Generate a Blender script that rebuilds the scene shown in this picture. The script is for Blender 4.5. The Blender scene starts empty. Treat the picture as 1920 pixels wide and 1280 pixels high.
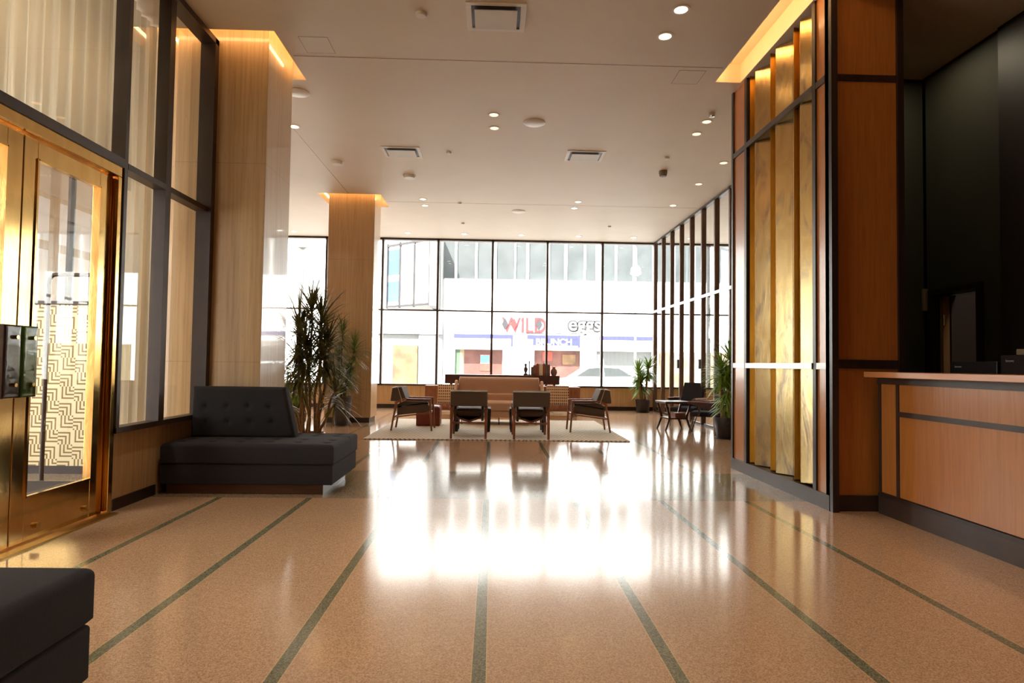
import bpy, bmesh, math, random
from mathutils import Vector, Matrix
C = bpy.context.scene.collection
PI = math.pi
R = math.radians
random.seed(7)

# ---------------------------------------------------------------- camera, light, exposure
def make_camera():
    cam = bpy.data.cameras.new('camera'); o = bpy.data.objects.new('camera', cam); C.objects.link(o)
    pi, ya, ro = 3.51204499e-02, 3.03178586e-02, 1.38430367e-02
    fw = Vector((math.sin(ya)*math.cos(pi), math.cos(ya)*math.cos(pi), math.sin(pi)))
    r = Vector((math.cos(ya), -math.sin(ya), 0)); u = r.cross(fw)
    r2 = r*math.cos(ro)+u*math.sin(ro); u2 = u*math.cos(ro)-r*math.sin(ro)
    m = Matrix((r2, u2, -fw)).transposed().to_4x4(); m.translation = (0, 0, 1.2)
    o.matrix_world = m
    cam.sensor_width = 36; cam.lens = 1192.955/1920*36; cam.clip_end = 300; cam.clip_start = .05
    bpy.context.scene.camera = o
make_camera()

w = bpy.data.worlds.new('sky'); bpy.context.scene.world = w; w.use_nodes = True
bg = w.node_tree.nodes['Background']; bg.inputs[0].default_value = (.93, .97, 1, 1); bg.inputs[1].default_value = 7.5

def light(name, kind, loc, energy, color=(1, 1, 1), rot=(0, 0, 0), **kw):
    l = bpy.data.lights.new(name, kind); l.energy = energy; l.color = color
    for k, v in kw.items(): setattr(l, k, v)
    o = bpy.data.objects.new(name, l); C.objects.link(o); o.location = loc; o.rotation_euler = rot
    return o
sun = light('sun', 'SUN', (0, 0, 20), 24, (1, .97, .92), (R(48), 0, R(-24)), angle=R(.6))

vs = bpy.context.scene.view_settings
bpy.context.scene.display_settings.display_device = 'sRGB'
vs.view_transform = 'Standard'; vs.look = 'None'; vs.gamma = 1; vs.use_curve_mapping = False
vs.exposure = 0.03
cy = bpy.context.scene.cycles
cy.max_bounces = 10; cy.diffuse_bounces = 5; cy.glossy_bounces = 5; cy.transparent_max_bounces = 16
cy.sample_clamp_indirect = 12; cy.use_denoising = True; cy.caustics_reflective = False; cy.caustics_refractive = False

def portal(name, loc, rot, sx, sy):      # tells the sampler where the sky comes in; gives no light of its own
    o = light(name, 'AREA', loc, 1, rot=rot, shape='RECTANGLE', size=sx, size_y=sy)
    o.data.cycles.is_portal = True
portal('portal', (0, 17.1, 2.5), (R(-90), 0, 0), 18, 4)
portal('portal', (-6.28, 3.2, 2.2), (0, R(-90), 0), 4.4, 7)

# ---------------------------------------------------------------- materials
def lin(c):
    f = lambda v: v/12.92 if v <= .04045 else ((v+.055)/1.055)**2.4
    return tuple(f(v/255) for v in c)+(1,)
class NT:
    def __init__(s, name):
        m = bpy.data.materials.new(name); m.use_nodes = True; s.m = m; s.t = m.node_tree; s.n = s.t.nodes
        s.b = s.n['Principled BSDF']; s.out = s.n['Material Output']
    def new(s, k, **kw):
        n = s.n.new(k)
        for a, v in kw.items(): setattr(n, a, v)
        return n
    def link(s, a, b): s.t.links.new(a, b)
    def coord(s, scale=(1, 1, 1), kind='Object'):
        tc = s.new('ShaderNodeTexCoord'); mp = s.new('ShaderNodeMapping'); mp.inputs['Scale'].default_value = scale
        s.link(tc.outputs[kind], mp.inputs[0]); return mp.outputs[0]
    def noise(s, vec, scale, detail=4, rough=.5, dist=0):
        n = s.new('ShaderNodeTexNoise'); s.link(vec, n.inputs['Vector'])
        n.inputs['Scale'].default_value = scale; n.inputs['Detail'].default_value = detail
        n.inputs['Roughness'].default_value = rough; n.inputs['Distortion'].default_value = dist; return n.outputs['Fac']
    def ramp(s, fac, stops):
        r = s.new('ShaderNodeValToRGB'); s.link(fac, r.inputs[0]); e = r.color_ramp.elements
        while len(e) < len(stops): e.new(.5)
        for i, (p, c) in enumerate(stops): e[i].position = p; e[i].color = c
        return r.outputs[0]
    def math(s, op, a, b=None, c=None):
        n = s.new('ShaderNodeMath', operation=op)
        for i, v in enumerate((a, b, c)):
            if v is None: continue
            if isinstance(v, (int, float)): n.inputs[i].default_value = v
            else: s.link(v, n.inputs[i])
        return n.outputs[0]
    def mix(s, fac, a, b):
        n = s.new('ShaderNodeMix', data_type='RGBA')
        for i, v in ((0, fac), (6, a), (7, b)):
            if isinstance(v, (int, float, tuple)): n.inputs[i].default_value = v
            else: s.link(v, n.inputs[i])
        return n.outputs[2]
    def bump(s, h, strength=.2, dist=.01):
        n = s.new('ShaderNodeBump'); n.inputs['Strength'].default_value = strength; n.inputs['Distance'].default_value = dist
        s.link(h, n.inputs['Height']); s.link(n.outputs[0], s.b.inputs['Normal'])
    def set(s, **kw):
        for k, v in kw.items():
            k = k.replace('_', ' ')
            if isinstance(v, (int, float, tuple)): s.b.inputs[k].default_value = v
            else: s.link(v, s.b.inputs[k])
M = {}
def plain(name, c, rough=.5, var=.12, scale=6, metal=0, stretch=(1, 1, 1), bump=0, **kw):
    t = NT(name); c = lin(c); v = t.coord(stretch); n = t.noise(v, scale)
    d = tuple(x*(1-var) for x in c[:3])+(1,); h = tuple(min(1, x*(1+var)) for x in c[:3])+(1,)
    t.set(Base_Color=t.ramp(n, [(.3, d), (.7, h)]), Roughness=rough, Metallic=metal, **kw)
    if bump: t.bump(t.noise(v, scale*8), bump, .003)
    M[name] = t.m; return t
plain('ceiling_paint', (222, 211, 196), .55, .03, 1.2)
plain('cove_plaster', (240, 225, 200), .7, .03)
plain('dark_frame', (60, 44, 36), .42, .15, 5)
plain('mullion_glare_brown', (104, 80, 68), .4, .15, 5, stretch=(6, 6, .6))  # dark mullions lightened to brown, window glare put into the colour
plain('dark_wood', (44, 30, 26), .4, .25, 5, stretch=(6, 6, .6))
plain('rail_metal', (150, 148, 146), .3, .06, 5, metal=.6)
plain('fabric', (40, 37, 40), .95, .2, 220, bump=.25)
plain('fabric_dark', (33, 30, 31), .95, .2, 220, bump=.25)
plain('walnut', (146, 92, 62), .38, .3, 6, stretch=(5, 5, .8))
plain('walnut_dark', (72, 38, 28), .35, .3, 6, stretch=(5, 5, .8))
plain('plinth_wood', (92, 58, 42), .3, .3, 6, stretch=(.6, 4, 5))
plain('chair_cloth', (92, 76, 64), .85, .12, 150, bump=.15)
plain('sling_leather', (28, 25, 25), .18, .1, 30)
plain('piping', (205, 190, 170), .7, .05)
plain('sofa_cloth', (206, 166, 138), .9, .06, 90, bump=.2)
plain('pouf_leather', (128, 56, 38), .42, .15, 30)
plain('black_lacquer', (24, 23, 24), .22, .1, 10)
plain('pot_grey', (72, 66, 64), .5, .2, 14)
plain('pot_black', (34, 28, 28), .3, .2, 14)
plain('basket', (140, 112, 78), .8, .35, 60, bump=.5)
plain('soil', (70, 46, 32), .95, .4, 60, bump=.5)
plain('stem_bark', (150, 116, 80), .85, .3, 40, bump=.5)
plain('stem_dark', (86, 66, 48), .85, .3, 40, bump=.5)
plain('chrome', (210, 210, 210), .12, .02, metal=1)
plain('white_plastic', (226, 222, 216), .45, .02)
plain('diffuser', (210, 205, 196), .5, .03)
plain('asphalt', (120, 118, 116), .9, .15, 8)
plain('pavement', (196, 190, 182), .9, .08, 6)
plain('facade_white', (238, 236, 232), .8, .02)
plain('facade_grey', (104, 106, 106), .8, .05, stretch=(4, 1, .2))
plain('facade_glass', (58, 62, 62), .5, .3, .8)
plain('blue_glass', (50, 76, 116), .5, .2, .5)
plain('awning_blue', (50, 52, 132), .6, .05)
plain('shop_brown', (92, 56, 48), .6, .35, 1.2)
plain('shop_red', (150, 62, 50), .6, .2, 3)
plain('shop_green', (70, 92, 70), .6, .2, 3)
plain('shop_cream', (120, 110, 82), .6, .1, 3)
plain('shop_orange', (104, 78, 50), .6, .5, 1.6)
plain('sign_blue', (90, 160, 180), .6, .3, 9)
plain('sign_dark', (44, 40, 42), .6, .1)
plain('sign_red', (112, 34, 34), .6, .1)
plain('sign_white', (240, 240, 238), .6, .02)
plain('car_paint', (235, 235, 236), .2, .01)
plain('tyre', (26, 26, 27), .8, .1)
plain('pole_paint', (112, 108, 104), .5, .1)
plain('reception_wall', (44, 42, 28), .7, .12, 2)
plain('reception_panel', (30, 18, 12), .5, .2, 3, stretch=(1, 5, .5))
plain('door_grey', (70, 56, 50), .6, .1, 2)
plain('door_edge', (132, 100, 62), .5, .1, 2)
plain('monitor', (34, 30, 29), .4, .1)
plain('device_grey', (120, 108, 84), .5, .05)
plain('letter_grey', (170, 165, 160), .5, .02)
plain('mat', (60, 54, 52), .95, .2, 80)
plain('book_brown', (120, 84, 66), .8, .1, 20)
plain('book_red', (140, 70, 52), .8, .1, 20)
plain('book_cream', (205, 190, 160), .8, .1, 20)
plain('book_grey', (100, 84, 80), .8, .1, 20)
plain('bronze', (70, 62, 60), .4, .2, 20, metal=.5)
plain('leaf_dark', (112, 112, 62), .45, .35, 7)
plain('leaf_mid', (118, 130, 66), .45, .35, 7)
plain('leaf_bright', (128, 158, 60), .4, .35, 7)
for k in ('leaf_dark', 'leaf_mid', 'leaf_bright'):
    M[k].node_tree.nodes['Principled BSDF'].inputs['Subsurface Weight'].default_value = 0

def wood(name, c1, c2, rough=.3, axis='z'):
    t = NT(name); st = {'z': (9, 9, .5), 'y': (9, .5, 9)}[axis]; v = t.coord(st)
    n = t.noise(v, 5, 8, .6, .6); n2 = t.noise(t.coord((1, 1, .4)), 1.3, 2)
    a = t.ramp(n, [(.3, lin(c1)), (.7, lin(c2))])
    t.set(Base_Color=t.mix(t.math('MULTIPLY', n2, .35), a, lin(c1)), Roughness=rough, Coat_Weight=.25, Coat_Roughness=.12)
    t.bump(n, .05, .002); M[name] = t.m
wood('orange_wood', (166, 102, 46), (190, 122, 60))
wood('counter_wood', (186, 122, 72), (206, 142, 88), .3, 'y')

def travertine(name='travertine'):
    t = NT(name); v = t.coord((14, 14, .35)); n = t.noise(v, 3, 8, .6, .35)
    f = t.noise(t.coord((30, 30, 3)), 4, 3, .6); big = t.noise(t.coord((1, 1, .6)), 1.2, 2)
    base = t.ramp(n, [(.25, lin((176, 140, 98))), (.5, lin((200, 166, 122))), (.75, lin((214, 182, 138)))])
    pits = t.math('LESS_THAN', f, .34)
    c = t.mix(t.math('MULTIPLY', pits, .35), base, lin((140, 104, 66)))
    c = t.mix(t.math('MULTIPLY', big, .25), c, lin((188, 152, 108)))
    tc = t.new('ShaderNodeTexCoord'); sp = t.new('ShaderNodeSeparateXYZ'); t.link(tc.outputs['Object'], sp.inputs[0])
    z = t.math('ABSOLUTE', t.math('SUBTRACT', t.math('FRACT', t.math('DIVIDE', t.math('SUBTRACT', sp.outputs[2], 1.18), 2.05)), .5))
    j = t.math('GREATER_THAN', z, .4988)
    c = t.mix(t.math('MULTIPLY', j, .45), c, lin((120, 90, 60)))
    t.set(Base_Color=c, Roughness=.35, Coat_Weight=.6, Coat_Roughness=.04); M[name] = t.m
travertine()

def terrazzo():
    t = NT('terrazzo'); tc = t.new('ShaderNodeTexCoord'); sp = t.new('ShaderNodeSeparateXYZ')
    t.link(tc.outputs['Object'], sp.inputs[0]); x, y = sp.outputs[0], sp.outputs[1]
    vo = t.new('ShaderNodeTexVoronoi'); vo.inputs['Scale'].default_value = 210; t.link(tc.outputs['Object'], vo.inputs['Vector'])
    sc = t.new('ShaderNodeSeparateColor'); t.link(vo.outputs['Color'], sc.inputs[0]); r = sc.outputs[0]
    chips = t.ramp(r, [(0, lin((150, 118, 92))), (.25, lin((170, 134, 104))), (.6, lin((190, 154, 122))), (.9, lin((204, 172, 140)))])
    big = t.noise(tc.outputs['Object'], 1.1, 3)
    chips = t.mix(t.math('MULTIPLY', big, .35), chips, lin((182, 146, 112)))
    gch = t.ramp(r, [(0, lin((82, 82, 66))), (.6, lin((118, 116, 92))), (1, lin((140, 136, 112)))])
    u = t.math('DIVIDE', t.math('ADD', x, .035), .776)
    d = t.math('MULTIPLY', t.math('ABSOLUTE', t.math('SUBTRACT', u, t.math('ROUND', u))), .776)
    inx = t.math('LESS_THAN', t.math('ABSOLUTE', x), 2.6)
    st = t.math('MULTIPLY', t.math('LESS_THAN', d, .027), inx)
    edge = t.math('MULTIPLY', t.math('LESS_THAN', d, .031), inx)
    band = t.math('LESS_THAN', t.math('ABSOLUTE', t.math('SUBTRACT', y, 6.4)), .72)
    notband = t.math('SUBTRACT', 1, band)
    c = t.mix(t.math('MULTIPLY', edge, t.math('MULTIPLY', notband, .6)), chips, lin((206, 178, 128)))
    c = t.mix(t.math('MULTIPLY', st, notband), c, gch)
    c = t.mix(t.math('MULTIPLY', band, .55), c, gch)
    wr = t.noise(tc.outputs['Object'], 2.5, 4)
    rr = t.math('ADD', t.math('MULTIPLY', wr, .05), .1)
    t.set(Base_Color=c, Roughness=rr, IOR=1.5)
    t.bump(wr, .03, .01); M['terrazzo'] = t.m
terrazzo()

def brass(name, c1, c2, rough, patina=0):
    t = NT(name); v = t.coord((3, 3, 1)); n = t.noise(v, 2.2, 5, .6, .8); f = t.noise(t.coord((60, 60, 2)), 4, 3)
    c = t.ramp(n, [(.3, lin(c1)), (.7, lin(c2))])
    if patina: c = t.mix(t.math('MULTIPLY', t.ramp(n, [(.5, (0, 0, 0, 1)), (.68, (1, 1, 1, 1))]), patina), c, lin((150, 128, 116)))
    t.set(Base_Color=c, Metallic=1, Roughness=t.math('ADD', t.math('MULTIPLY', f, .1), rough)); t.bump(n, .12 if patina else .05, .02)
    M[name] = t.m
brass('brass', (222, 180, 110), (238, 200, 132), .07)
brass('brass_aged', (212, 178, 120), (240, 212, 156), .2, .75)
brass('brass_dark', (196, 160, 90), (214, 178, 106), .3)

def glass(name='glass', tint=(.95, .97, .96, 1), r0=.08):
    t = NT(name); tr = t.new('ShaderNodeBsdfTransparent'); tr.inputs[0].default_value = tint
    gl = t.new('ShaderNodeBsdfGlossy'); gl.inputs['Roughness'].default_value = 0.01
    lw = t.new('ShaderNodeLayerWeight'); lw.inputs['Blend'].default_value = .5; mx = t.new('ShaderNodeMixShader')
    fac = t.math('ADD', t.math('MULTIPLY', t.math('POWER', lw.outputs['Facing'], 4), 1-r0), r0)      # a thin pane reflects alike from both sides
    t.link(fac, mx.inputs[0])
    t.link(tr.outputs[0], mx.inputs[1]); t.link(gl.outputs[0], mx.inputs[2]); t.link(mx.outputs[0], t.out.inputs[0])
    M[name] = t.m
glass(); glass('clear_glass', r0=.05)
def emit(name, c, s):
    t = NT(name); e = t.new('ShaderNodeEmission'); e.inputs[0].default_value = lin(c); e.inputs[1].default_value = s
    t.link(e.outputs[0], t.out.inputs[0]); M[name] = t.m
emit('led_warm', (255, 204, 140), 17); emit('lamp_warm', (255, 214, 160), 14); emit('lamp_white', (255, 244, 225), 16)
emit('lamp_dim', (255, 206, 150), 3)
def curtain_mat():
    t = NT('sheer'); t.set(Base_Color=lin((240, 234, 222)), Roughness=.9)
    tl = t.new('ShaderNodeBsdfTranslucent'); tl.inputs[0].default_value = lin((244, 236, 220)); mx = t.new('ShaderNodeMixShader')
    mx.inputs[0].default_value = .55; t.link(t.b.outputs[0], mx.inputs[1]); t.link(tl.outputs[0], mx.inputs[2]); t.link(mx.outputs[0], t.out.inputs[0])
    M['sheer'] = t.m
curtain_mat()
def key_mat():      # woven key pattern etched in brass on the glass
    t = NT('key_pattern'); tc = t.new('ShaderNodeTexCoord'); sp = t.new('ShaderNodeSeparateXYZ'); t.link(tc.outputs['Object'], sp.inputs[0])
    X, Z = t.math('DIVIDE', sp.outputs[0], .15), t.math('DIVIDE', sp.outputs[2], .15)
    cx, cz = t.math('FLOOR', X), t.math('FLOOR', Z); fx, fz = t.math('FRACT', X), t.math('FRACT', Z)
    # nested corners: distance from a corner of the cell, the corner alternating like a weave
    pr = t.math('ABSOLUTE', t.math('MODULO', t.math('ADD', cx, cz), 2))
    ux = t.math('ABSOLUTE', t.math('SUBTRACT', fx, pr)); uz = t.math('ABSOLUTE', t.math('SUBTRACT', fz, pr))
    m = t.math('MAXIMUM', ux, uz); line = t.math('GREATER_THAN', t.math('FRACT', t.math('MULTIPLY', m, 4)), .42)
    t.set(Base_Color=t.mix(line, lin((140, 112, 66)), lin((232, 216, 176))), Roughness=.5, Metallic=.2)
    M['key_pattern'] = t.m
key_mat()
def woven():
    t = NT('woven_strap'); tc = t.new('ShaderNodeTexCoord'); sp = t.new('ShaderNodeSeparateXYZ'); t.link(tc.outputs['Object'], sp.inputs[0])
    a = t.math('LESS_THAN', t.math('FRACT', t.math('DIVIDE', sp.outputs[0], .045)), .55)
    b = t.math('LESS_THAN', t.math('FRACT', t.math('DIVIDE', sp.outputs[2], .062)), .55)
    t.set(Base_Color=t.mix(t.math('MULTIPLY', a, b), lin((212, 176, 138)), lin((84, 58, 46))), Roughness=.7); M['woven_strap'] = t.m
woven()
def rugm():
    t = NT('rug_wool'); tc = t.new('ShaderNodeTexCoord'); sp = t.new('ShaderNodeSeparateXYZ'); t.link(tc.outputs['Object'], sp.inputs[0])
    x, y = sp.outputs[0], sp.outputs[1]
    zig = t.math('ABSOLUTE', t.math('SUBTRACT', t.math('FRACT', t.math('DIVIDE', x, 1.05)), .5))
    d = t.math('FRACT', t.math('DIVIDE', t.math('ADD', y, t.math('MULTIPLY', zig, 2.2)), .15))
    n = t.noise(tc.outputs['Object'], 9, 4, .7)
    s = t.math('GREATER_THAN', t.math('ADD', d, t.math('MULTIPLY', n, .3)), .72)
    c = t.mix(s, lin((236, 226, 206)), lin((166, 152, 138)))
    t.set(Base_Color=c, Roughness=.95); t.bump(s, .4, .01); M['rug_wool'] = t.m
rugm()
t = NT('green_glass'); t.set(Base_Color=lin((70, 96, 40)), Roughness=.08, Transmission_Weight=.35, IOR=1.5); t.bump(t.noise(t.coord(), 12, 2), .3, .008); M['green_glass'] = t.m
t = NT('smoke_glass'); t.set(Base_Color=lin((58, 44, 44)), Roughness=.1, Transmission_Weight=.2, IOR=1.5); t.bump(t.noise(t.coord(), 12, 2), .3, .008); M['smoke_glass'] = t.m

# ---------------------------------------------------------------- geometry helpers
class MB:
    def __init__(s): s.v = []; s.f = []
    def add(s, vs, fs, m=None):
        k = len(s.v); s.v += [tuple(m @ Vector(p)) if m else tuple(p) for p in vs]; s.f += [tuple(i+k for i in f) for f in fs]; return s
    def box(s, x0, x1, y0, y1, z0, z1, m=None):
        vs = [(x, y, z) for x in (x0, x1) for y in (y0, y1) for z in (z0, z1)]
        return s.add(vs, [(0, 1, 3, 2), (4, 6, 7, 5), (0, 4, 5, 1), (2, 3, 7, 6), (0, 2, 6, 4), (1, 5, 7, 3)], m)
    def prism(s, pts, axis, a, b, m=None):   # closed outline extruded along an axis; pts are the two other coordinates in xyz order
        n = len(pts); mk = {'x': lambda p, t: (t, p[0], p[1]), 'y': lambda p, t: (p[0], t, p[1]), 'z': lambda p, t: (p[0], p[1], t)}[axis]
        vs = [mk(p, a) for p in pts]+[mk(p, b) for p in pts]
        return s.add(vs, [tuple(range(n)), tuple(range(2*n-1, n-1, -1))]+[(i, (i+1) % n, (i+1) % n+n, i+n) for i in range(n)], m)
    def bar(s, p, q, w, d, up=(0, 0, 1), w2=None, d2=None, m=None):   # rectangular bar from p to q, tapering
        p, q = Vector(p), Vector(q); a = (q-p).normalized(); u = Vector(up); x = a.cross(u)
        if x.length < 1e-4: x = a.cross(Vector((0, 1, 0)))
        x.normalize(); y = x.cross(a); w2 = w if w2 is None else w2; d2 = d if d2 is None else d2
        vs = [p+x*sx*w/2+y*sy*d/2 for sx, sy in ((-1, -1), (1, -1), (1, 1), (-1, 1))]+[q+x*sx*w2/2+y*sy*d2/2 for sx, sy in ((-1, -1), (1, -1), (1, 1), (-1, 1))]
        return s.add(vs, [(3, 2, 1, 0), (4, 5, 6, 7)]+[(i, (i+1) % 4, (i+1) % 4+4, i+4) for i in range(4)], m)
    def tube(s, pts, r, n=8, m=None, r2=None):
        pts = [Vector(p) for p in pts]; rings = []; prev = None
        for i, p in enumerate(pts):
            a = (pts[min(i+1, len(pts)-1)]-pts[max(i-1, 0)]).normalized()
            x = (prev - a*prev.dot(a)) if prev else a.cross(Vector((0, 0, 1)) if abs(a.z) < .9 else Vector((1, 0, 0)))
            x.normalize(); prev = x; y = a.cross(x); rr = r if r2 is None else r+(r2-r)*i/(len(pts)-1)
            rings += [p+(x*math.cos(2*PI*k/n)+y*math.sin(2*PI*k/n))*rr for k in range(n)]
        fs = [(i*n+k, i*n+(k+1) % n, (i+1)*n+(k+1) % n, (i+1)*n+k) for i in range(len(pts)-1) for k in range(n)]
        fs += [tuple(range(n-1, -1, -1)), tuple(range((len(pts)-1)*n, len(pts)*n))]
        return s.add(rings, fs, m)
    def lathe(s, prof, n=28, m=None, c=(0, 0, 0)):
        vs = [(c[0]+r*math.cos(2*PI*k/n), c[1]+r*math.sin(2*PI*k/n), c[2]+z) for r, z in prof for k in range(n)]
        fs = [(i*n+k, i*n+(k+1) % n, (i+1)*n+(k+1) % n, (i+1)*n+k) for i in range(len(prof)-1) for k in range(n)]
        fs += [tuple(range(n-1, -1, -1)), tuple(range((len(prof)-1)*n, len(prof)*n))]
        return s.add(vs, fs, m)
    def cushion(s, x0, x1, y0, y1, z0, z1, r=.03, tufts=(), depth=.02, sig=.035, crown=0, m=None, step=.022):
        nx = max(6, int((x1-x0)/step)); ny = max(6, int((y1-y0)/step))
        def ax(a, b, n):
            o = [a+r*(1-math.cos(PI/2*k/4)) for k in range(4)]
            o += [a+r+(b-a-2*r)*k/n for k in range(n+1)]; o += [b-r*(1-math.cos(PI/2*k/4)) for k in (3, 2, 1, 0)]; return o
        X, Y = ax(x0, x1, nx), ax(y0, y1, ny); vs = []; W = len(Y)
        for x in X:
            for y in Y:
                d = min(x-x0, x1-x, y-y0, y1-y); k = max(0, (r-d)/r)
                z = z1-r*(1-math.sqrt(max(0, 1-k*k)))
                if crown: z += crown*(1-((x-x0)/(x1-x0)*2-1)**4)*(1-((y-y0)/(y1-y0)*2-1)**4)
                for (a, b) in tufts:
                    q = (x-a)**2+(y-b)**2
                    if q < .05: z -= depth*math.exp(-q/(2*sig*sig))*.7+depth*.3*math.exp(-q/(2*(sig*.35)**2))
                vs.append((x, y, z))
        fs = [(i*W+j, (i+1)*W+j, (i+1)*W+j+1, i*W+j+1) for i in range(len(X)-1) for j in range(W-1)]
        ring = [i*W for i in range(len(X))]+[(len(X)-1)*W+j for j in range(1, W)]+[i*W+W-1 for i in range(len(X)-2, -1, -1)]+[j for j in range(W-2, 0, -1)]
        e = min(r*.5, .012); k0 = len(vs); k = len(ring)
        cx, cy_ = (x0+x1)/2, (y0+y1)/2
        for zz, inset in ((z0+e, 0), (z0, e)):
            for i in ring:
                x, y, _ = vs[i]; vs.append((x-math.copysign(inset, x-cx), y-math.copysign(inset, y-cy_), zz))
        for i in range(k):
            j = (i+1) % k
            fs.append((ring[i], k0+i, k0+j, ring[j])); fs.append((k0+i, k0+k+i, k0+k+j, k0+j))
        fs.append(tuple(range(k0+k, k0+2*k)))
        return s.add(vs, fs, m)
    def build(s, name, mat, parent=None, smooth=False, bevel=0, seg=2):
        me = bpy.data.meshes.new(name); me.from_pydata(s.v, [], s.f)
        bm = bmesh.new(); bm.from_mesh(me); bmesh.ops.recalc_face_normals(bm, faces=bm.faces); bm.to_mesh(me); bm.free()
        me.materials.append(M[mat]); o = bpy.data.objects.new(name, me); C.objects.link(o)
        if parent: o.parent = parent
        if smooth:
            for p in me.polygons: p.use_smooth = True
            me.set_sharp_from_angle(angle=R(40))
        if bevel:
            b = o.modifiers.new('bevel', 'BEVEL'); b.width = bevel; b.segments = seg; b.limit_method = 'ANGLE'
        return o
def thing(name, label, cat, loc=(0, 0, 0), rz=0, group=None, kind=None):
    o = bpy.data.objects.new(name, None); C.objects.link(o); o.location = loc; o.rotation_euler = (0, 0, rz); o.empty_display_size = .1
    return tag(o, label, cat, group, kind)
def tag(o, label, cat, group=None, kind=None):
    o['label'] = label; o['category'] = cat
    if group: o['group'] = group
    if kind: o['kind'] = kind
    return o
def struct(o, label=None):
    o['kind'] = 'structure'
    if label: o['label'] = label
    return o
def sempty(name, label=None):
    o = bpy.data.objects.new(name, None); C.objects.link(o); o.empty_display_size = .1; return struct(o, label)
def copy_tree(o, parent=None):
    c = o.copy(); C.objects.link(c); c.parent = parent
    for ch in [x for x in bpy.data.objects if x.parent == o and x != c]: copy_tree(ch, c)
    return c
def place(o, loc, rz, label):
    o.location = loc; o.rotation_euler = (0, 0, rz); o['label'] = label; return o
def to_mesh(o):
    bpy.context.view_layer.update(); dg = bpy.context.evaluated_depsgraph_get()
    me = bpy.data.meshes.new_from_object(o.evaluated_get(dg)); n = bpy.data.objects.new(o.name, me); C.objects.link(n)
    n.parent = o.parent; n.location = o.location; n.rotation_euler = o.rotation_euler; n.scale = o.scale
    nm = o.name; bpy.data.objects.remove(o); n.name = nm; return n
def box(name, x0, x1, y0, y1, z0, z1, mat, parent=None, bevel=0): return MB().box(x0, x1, y0, y1, z0, z1).build(name, mat, parent, bevel=bevel)

H = 4.5; YF = 16.9; XR = 4.33; XL = -3.05

# ---------------------------------------------------------------- room shell
struct(box('floor', -9, 9, -5, YF+.1, -.12, 0, 'terrazzo'), 'speckled tan terrazzo floor with grey-green inlaid stripes')

def ceiling():
    holes = [(-3.47, -2.23, 6.33, 7.45, -3.3, -2.37, 6.58, 7.36), (-3.49, -2.24, 12.5, 13.52, -3.3, -2.39, 12.68, 13.35), (2.53, 2.84, -4.9, 7.21, None, None, None, None)]
    xs = sorted({-9, 9}|{h[0] for h in holes}|{h[1] for h in holes}); ys = sorted({-5, YF+.1}|{h[2] for h in holes}|{h[3] for h in holes})
    b = MB()
    for i in range(len(xs)-1):
        for j in range(len(ys)-1):
            cx, cy_ = (xs[i]+xs[i+1])/2, (ys[j]+ys[j+1])/2
            if any(h[0] < cx < h[1] and h[2] < cy_ < h[3] for h in holes): continue
            b.box(xs[i], xs[i+1], ys[j], ys[j+1], H, H+.04)
    c = struct(b.build('ceiling', 'ceiling_paint'), 'cream painted ceiling with lit coves')
    MB().box(-9.3, 9.3, -5.3, YF+.3, H+.32, H+.6).build('roof_slab', 'ceiling_paint', c)
    for h in holes:
        q = MB(); x0, x1, y0, y1 = h[:4]; t = .008; za, zb = H+.0005, H+.32
        q.box(x0, x1, y0, y0+t, za, zb); q.box(x0, x1, y1-t, y1, za, zb)
        q.box(x0, x0+t, y0+t, y1-t, za, zb); q.box(x1-t, x1, y0+t, y1-t, za, zb)
        if h[4] is None: q.box(x0+t, x1-t, y0+t, y1-t, H+.22, zb)
        cv = q.build('cove', 'cove_plaster', c)
        l = MB(); z0 = H+.13
        if h[4] is not None:
            l.box(x0+.02, x1-.02, y0+t, y0+.02, z0, z0+.03); l.box(x0+t, x0+.02, y0+.02, y1-.05, z0, z0+.03); l.box(x1-.02, x1-t, y0+.02, y1-.05, z0, z0+.03)
        else: l.box(x0+t, x0+.02, y0+.02, y1-.02, H+.08, H+.11)
        l.build('light_strip', 'led_warm', cv)
    s = MB()
    s.box(-2.2, 2.5, 6.845, 6.853, H-.002, H+.001); s.box(-2.88, -2.872, 8.9, 12.5, H-.002, H+.001); s.box(-2.2, XR, 13.05, 13.058, H-.002, H+.001)
    s.build('seam', 'walnut', c)
    # light-tight edges of the ceiling void
    e = MB(); e.box(-9.3, -9, -5.3, YF+.3, H, H+.32).box(9, 9.3, -5.3, YF+.3, H, H+.32).box(-9.3, 9.3, -5.3, -5, H, H+.32).box(-9.3, 9.3, YF+.1, YF+.3, H-.02, H+.32)
    e.build('fascia', 'ceiling_paint', c)
ceiling()

def column(x0, x1, y0, y1, label):
    e = sempty('column', label); e.location = ((x0+x1)/2, (y0+y1)/2, 0); a, b = (x1-x0)/2, (y1-y0)/2
    MB().box(-a, a, -b, b, .1, H+.32).build('shaft', 'travertine', e, bevel=.004)
    MB().box(-a+.03, a-.03, -b+.03, b-.03, 0, .1).build('baseboard', 'dark_frame', e)
column(-3.3, -2.37, 6.58, 7.36, 'polished travertine column by the blue-grey bench')
column(-3.3, -2.39, 12.68, 13.35, 'polished travertine column by the far window')

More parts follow.
